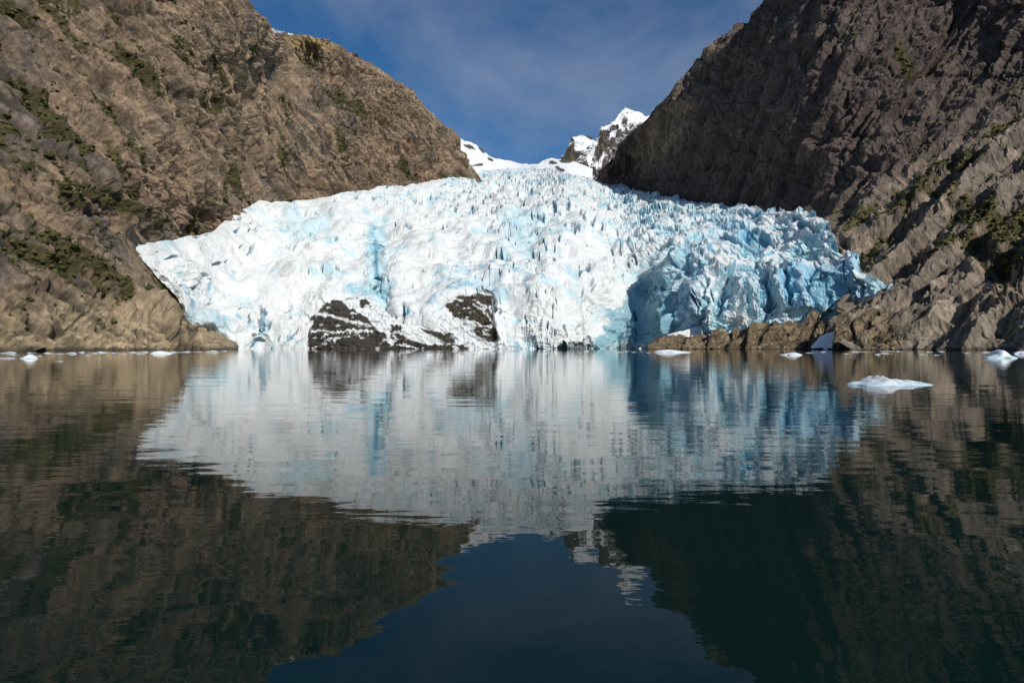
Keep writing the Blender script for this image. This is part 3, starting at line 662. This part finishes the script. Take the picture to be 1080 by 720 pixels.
o = floe(936, 405.5, 84, 7.8, lambda x: .42 + .75 * np.exp(-((x + .28) / .2) ** 2) + .12 * np.exp(-((x - .35) / .3) ** 2), 3, .62, na=120, nr=26, rough=.26)
tag(o, 'largest low white ice floe with a small hump, floating in open water at right', 'ice floe')
o = floe(1054, 377.5, 36, 6.5, hump(.05, .28, .35), 4, .6, na=72, nr=18)
tag(o, 'humped white ice floe near the right edge of the water', 'ice floe')
o = floe(1078, 373.2, 20, 2.2, hump(0, .8, .4), 5, .6)
tag(o, 'flat white ice floe just behind the humped floe at the right edge', 'ice floe')
o = floe(707, 371.6, 36, 2.0, hump(-.2, .8, .5), 6, .4)
tag(o, 'long flat white ice floe in front of the low rounded brown rock', 'ice floe')
o = floe(835, 374.3, 22, 1.8, hump(.1, .6, .5), 7, .5)
tag(o, 'grey white ice floe in front of the tallest brown rock', 'ice floe')
o = floe(436, 379.5, 30, .9, hump(.1, .7, .3), 8, .35, tint=(.45, .5, .5))
tag(o, 'thin grey ice floe alone in the water before the black rock', 'ice floe')
o = floe(31, 378, 18, 3.0, hump(.2, .5, .4), 9, .5)
tag(o, 'thick white ice floe near the left edge, in front of the shore rocks', 'ice floe')
o = floe(170, 372.9, 22, 1.8, hump(-.1, .7, .6), 10, .5)
tag(o, 'long bright white ice floe halfway along the left shore', 'ice floe')
small_left = [(9, 372.6, 14, 2.6), (7, 378, 20, 1.0), (33, 372.4, 10, 1.6), (50, 372.6, 9, .9), (62, 373.2, 12, 1.2), (63, 381, 13, .8), (75, 373, 11, 1.8), (86, 371.9, 8, 1.2), (99, 372.6, 12, 1.4), (108, 371.9, 14, 1.4), (121, 372.2, 9, 1.0), (130, 373.4, 12, 1.4), (140, 371.8, 13, 1.5), (148, 373.2, 10, .9),
              (151, 371.5, 12, 1.4), (186, 371.6, 14, 1.4), (197, 371.2, 8, .8), (208, 371.2, 10, 1.0), (224, 371.3, 15, 1.5), (236, 370.4, 7, .8), (41, 375.6, 8, .7), (16, 374.6, 9, .9), (92, 374.8, 7, .6)]
small_right = [(906, 371.2, 16, 1.2), (925, 374, 5, .8), (934, 372.8, 14, .9), (935, 370.4, 17, 1.0), (948, 370.6, 5, .9), (974, 373.9, 9, 1.0), (980, 371.3, 8, 1.3), (988, 374.5, 8, .7), (993, 370.8, 7, .8), (1020, 372.2, 7, .7), (1040, 371.7, 8, .8), (854, 372.2, 10, .9), (868, 371.3, 9, .9), (892, 373.2, 6, .6)]
small_mid = [(618, 370.4, 5, .7), (632, 371.2, 7, .6), (641, 370.3, 5, .8), (652, 371.5, 8, .7), (660, 370.5, 6, .9), (668, 371.4, 9, .8), (676, 370.4, 6, .7), (684, 372.0, 6, .5), (645, 372.6, 5, .4), (612, 371.8, 4, .5)]
proto = []
for k in range(5):
    b = blob('ice_floe', 0, 0, 2, 1.0, 1, hump((k - 2) * .25, .3 + .12 * k, .25 + .1 * k), 20 + k, na=36, nr=9, zb=-.3, rough=.3)
    proto.append(b)
used = [False] * 5
for lst, lab, grp in ((small_left, 'small white ice fragment floating along the foot of the left shore', 'ice fragments along the left shore'),
                      (small_right, 'small white ice fragment floating by the right shore rocks', 'ice fragments along the right shore'),
                      (small_mid, 'tiny ice fragment floating below the shaded blue ice', 'ice fragments below the shaded ice')):
    for i, (u, v, w, h) in enumerate(lst):
        k = int(rng.integers(5)); o = proto[k]
        if used[k]: o = o.copy(); col.objects.link(o)
        used[k] = True
        x, y = at_water(u, v); s = y / F
        o.location = (x, y, 0); o.scale = (w * s / 2 * rng.uniform(.8, 1.2), w * s * rng.uniform(.3, .7), h * s * rng.uniform(.3, .75)); o.rotation_euler = (0, 0, rng.uniform(-.25, .25))
        tag(o, lab, 'ice floe', grp)
# stranded snow tongue between the rocks
o = sheet('snow_patch', 856, 892, 90, 50, [(856, 365), (863, 357), (872, 352), (880, 349), (888, 354), (892, 366)], [(856, 367.2), (892, 367.4)], [(856, 366, 650), (892, 366, 622), (874, 352, 668), (874, 366, 640)],
          lambda P, N, U, V, e: (N * (fbm(P / 3, 4) * 3.4 * e)[..., None], {}), lambda P, N, U, V, e: (np.broadcast_to(np.array([.80, .84, .88]), P.shape).copy(), {}), M_snow, over=(30, 5, .1), under=(4, 3, .1), smooth=True)
tag(o, 'white snow patch lying between the tallest brown rock and the right shore', 'snow patch')
o = sheet('snow_patch', 704, 800, 160, 40, [(704, 352.5), (720, 349), (738, 343), (752, 339), (770, 341), (785, 341), (800, 346)], [(704, 356), (800, 354)], [(704, 353, 762), (752, 341, 770), (800, 347, 752), (704, 357, 758), (800, 354, 748)],
          lambda P, N, U, V, e: (N * (fbm(P / 5, 4) * 3.0 * e)[..., None], {}), lambda P, N, U, V, e: (np.array([.80, .82, .82]) * (1 - .25 * ss(0, .3, fbm(P / 5 + 4, 3)))[..., None], {}), M_snow, over=(30, 5, .1), under=(4, 3, .1))
tag(o, 'strip of rubbly snow resting behind the low brown rocks', 'snow patch')

# ------------------------------------------------------------------ water
def make_water():
    m, nt, b = new_mat('fjord_water'); L = nt.links
    b.inputs['Base Color'].default_value = (.003, .014, .012, 1)
    b.inputs['Roughness'].default_value = .006; b.inputs['IOR'].default_value = 1.333; b.inputs['Specular IOR Level'].default_value = .42
    tc = N_(nt, 'ShaderNodeTexCoord')
    def wave(scale, sx, sy, detail, rough, amp):
        mp = N_(nt, 'ShaderNodeMapping'); mp.inputs['Scale'].default_value = (sx, sy, 1); mp.inputs['Rotation'].default_value = (0, 0, .12)
        L.new(tc.outputs['Object'], mp.inputs['Vector'])
        n = noise_node(nt, mp.outputs[0], scale, detail, rough)
        mm = N_(nt, 'ShaderNodeMath', operation='MULTIPLY'); L.new(n.outputs[0], mm.inputs[0]); mm.inputs[1].default_value = amp
        return mm.outputs[0]
    w1 = wave(.9, .55, 1.5, 4, .5, .010)
    w2 = wave(.2, .6, 1.4, 3, .5, .034)
    w3 = wave(5, .8, 1.2, 2, .5, .0004)
    # ripples stronger in wind patches
    pt = noise_node(nt, tc.outputs['Object'], .03, 2, .5); pm = maprange(nt, pt.outputs[0], .4, .62, .35, 1.3)
    mm = N_(nt, 'ShaderNodeMath', operation='MULTIPLY'); L.new(w1, mm.inputs[0]); L.new(pm, mm.inputs[1])
    a = N_(nt, 'ShaderNodeMath', operation='ADD'); L.new(mm.outputs[0], a.inputs[0]); L.new(w2, a.inputs[1])
    a2 = N_(nt, 'ShaderNodeMath', operation='ADD'); L.new(a.outputs[0], a2.inputs[0]); L.new(w3, a2.inputs[1])
    bp = N_(nt, 'ShaderNodeBump'); bp.inputs['Strength'].default_value = 1; bp.inputs['Distance'].default_value = 1
    L.new(a2.outputs[0], bp.inputs['Height']); L.new(bp.outputs[0], b.inputs['Normal'])
    me = bpy.data.meshes.new('water'); S = 30000
    me.from_pydata([(-S, -S, 0), (S, -S, 0), (S, S, 0), (-S, S, 0)], [], [(0, 1, 2, 3)]); me.materials.append(m)
    o = bpy.data.objects.new('water', me); col.objects.link(o)
    tag(o, 'calm dark water mirroring the glacier and mountains', kind='structure')
make_water()

# ------------------------------------------------------------------ light, sky, camera
az = math.atan2(.53, -.83)      # to the right and behind the viewer
el = math.radians(33)
S = Vector((math.sin(az) * math.cos(el), math.cos(az) * math.cos(el), math.sin(el)))
sun = bpy.data.lights.new('sun', 'SUN'); sun.energy = 4.0; sun.angle = math.radians(.5); sun.color = (1, .93, .84)
so = bpy.data.objects.new('sun', sun); so.rotation_euler = (-S).to_track_quat('-Z', 'Y').to_euler(); col.objects.link(so); so.location = (0, -50, 400)
w = bpy.data.worlds.new('World'); scene.world = w; w.use_nodes = True; nt = w.node_tree
bg = nt.nodes['Background']; bg.inputs[1].default_value = .09
sk = nt.nodes.new('ShaderNodeTexSky'); sk.sky_type = 'NISHITA'; sk.sun_disc = False
sk.sun_elevation = el; sk.sun_rotation = az; sk.altitude = 900; sk.air_density = 1.0; sk.dust_density = .1; sk.ozone_density = 4.0
tc = nt.nodes.new('ShaderNodeTexCoord')
mp = nt.nodes.new('ShaderNodeMapping'); mp.inputs['Scale'].default_value = (1.6, 1.6, 3.0); mp.inputs['Rotation'].default_value = (0, .5, 0); nt.links.new(tc.outputs['Generated'], mp.inputs[0])
cn = noise_node(nt, mp.outputs[0], 2.0, 6, .55)
cn.inputs['Distortion'].default_value = .25
cf = maprange(nt, cn.outputs[0], .38, .78, .02, .42)
hs = nt.nodes.new('ShaderNodeHueSaturation'); hs.inputs['Saturation'].default_value = 1.25; hs.inputs['Value'].default_value = .92; nt.links.new(sk.outputs[0], hs.inputs['Color'])
mx = nt.nodes.new('ShaderNodeMix'); mx.data_type = 'RGBA'
nt.links.new(cf, mx.inputs['Factor']); nt.links.new(hs.outputs[0], mx.inputs['A']); mx.inputs['B'].default_value = (5.5, 5.8, 6.4, 1)
nt.links.new(mx.outputs['Result'], bg.inputs[0])

cam = bpy.data.cameras.new('camera'); cam.sensor_width = 36; cam.lens = F / 1080 * 36; cam.shift_y = (CY - 360) / 1080
cam.clip_start = .1; cam.clip_end = 60000
co = bpy.data.objects.new('camera', cam); co.location = (0, 0, H); co.rotation_euler = (math.pi / 2, 0, 0); col.objects.link(co)
scene.camera = co
vs = scene.view_settings; vs.view_transform = 'Standard'; vs.look = 'None'; vs.gamma = 1; vs.exposure = 0; vs.use_curve_mapping = False
scene.cycles.max_bounces = 6
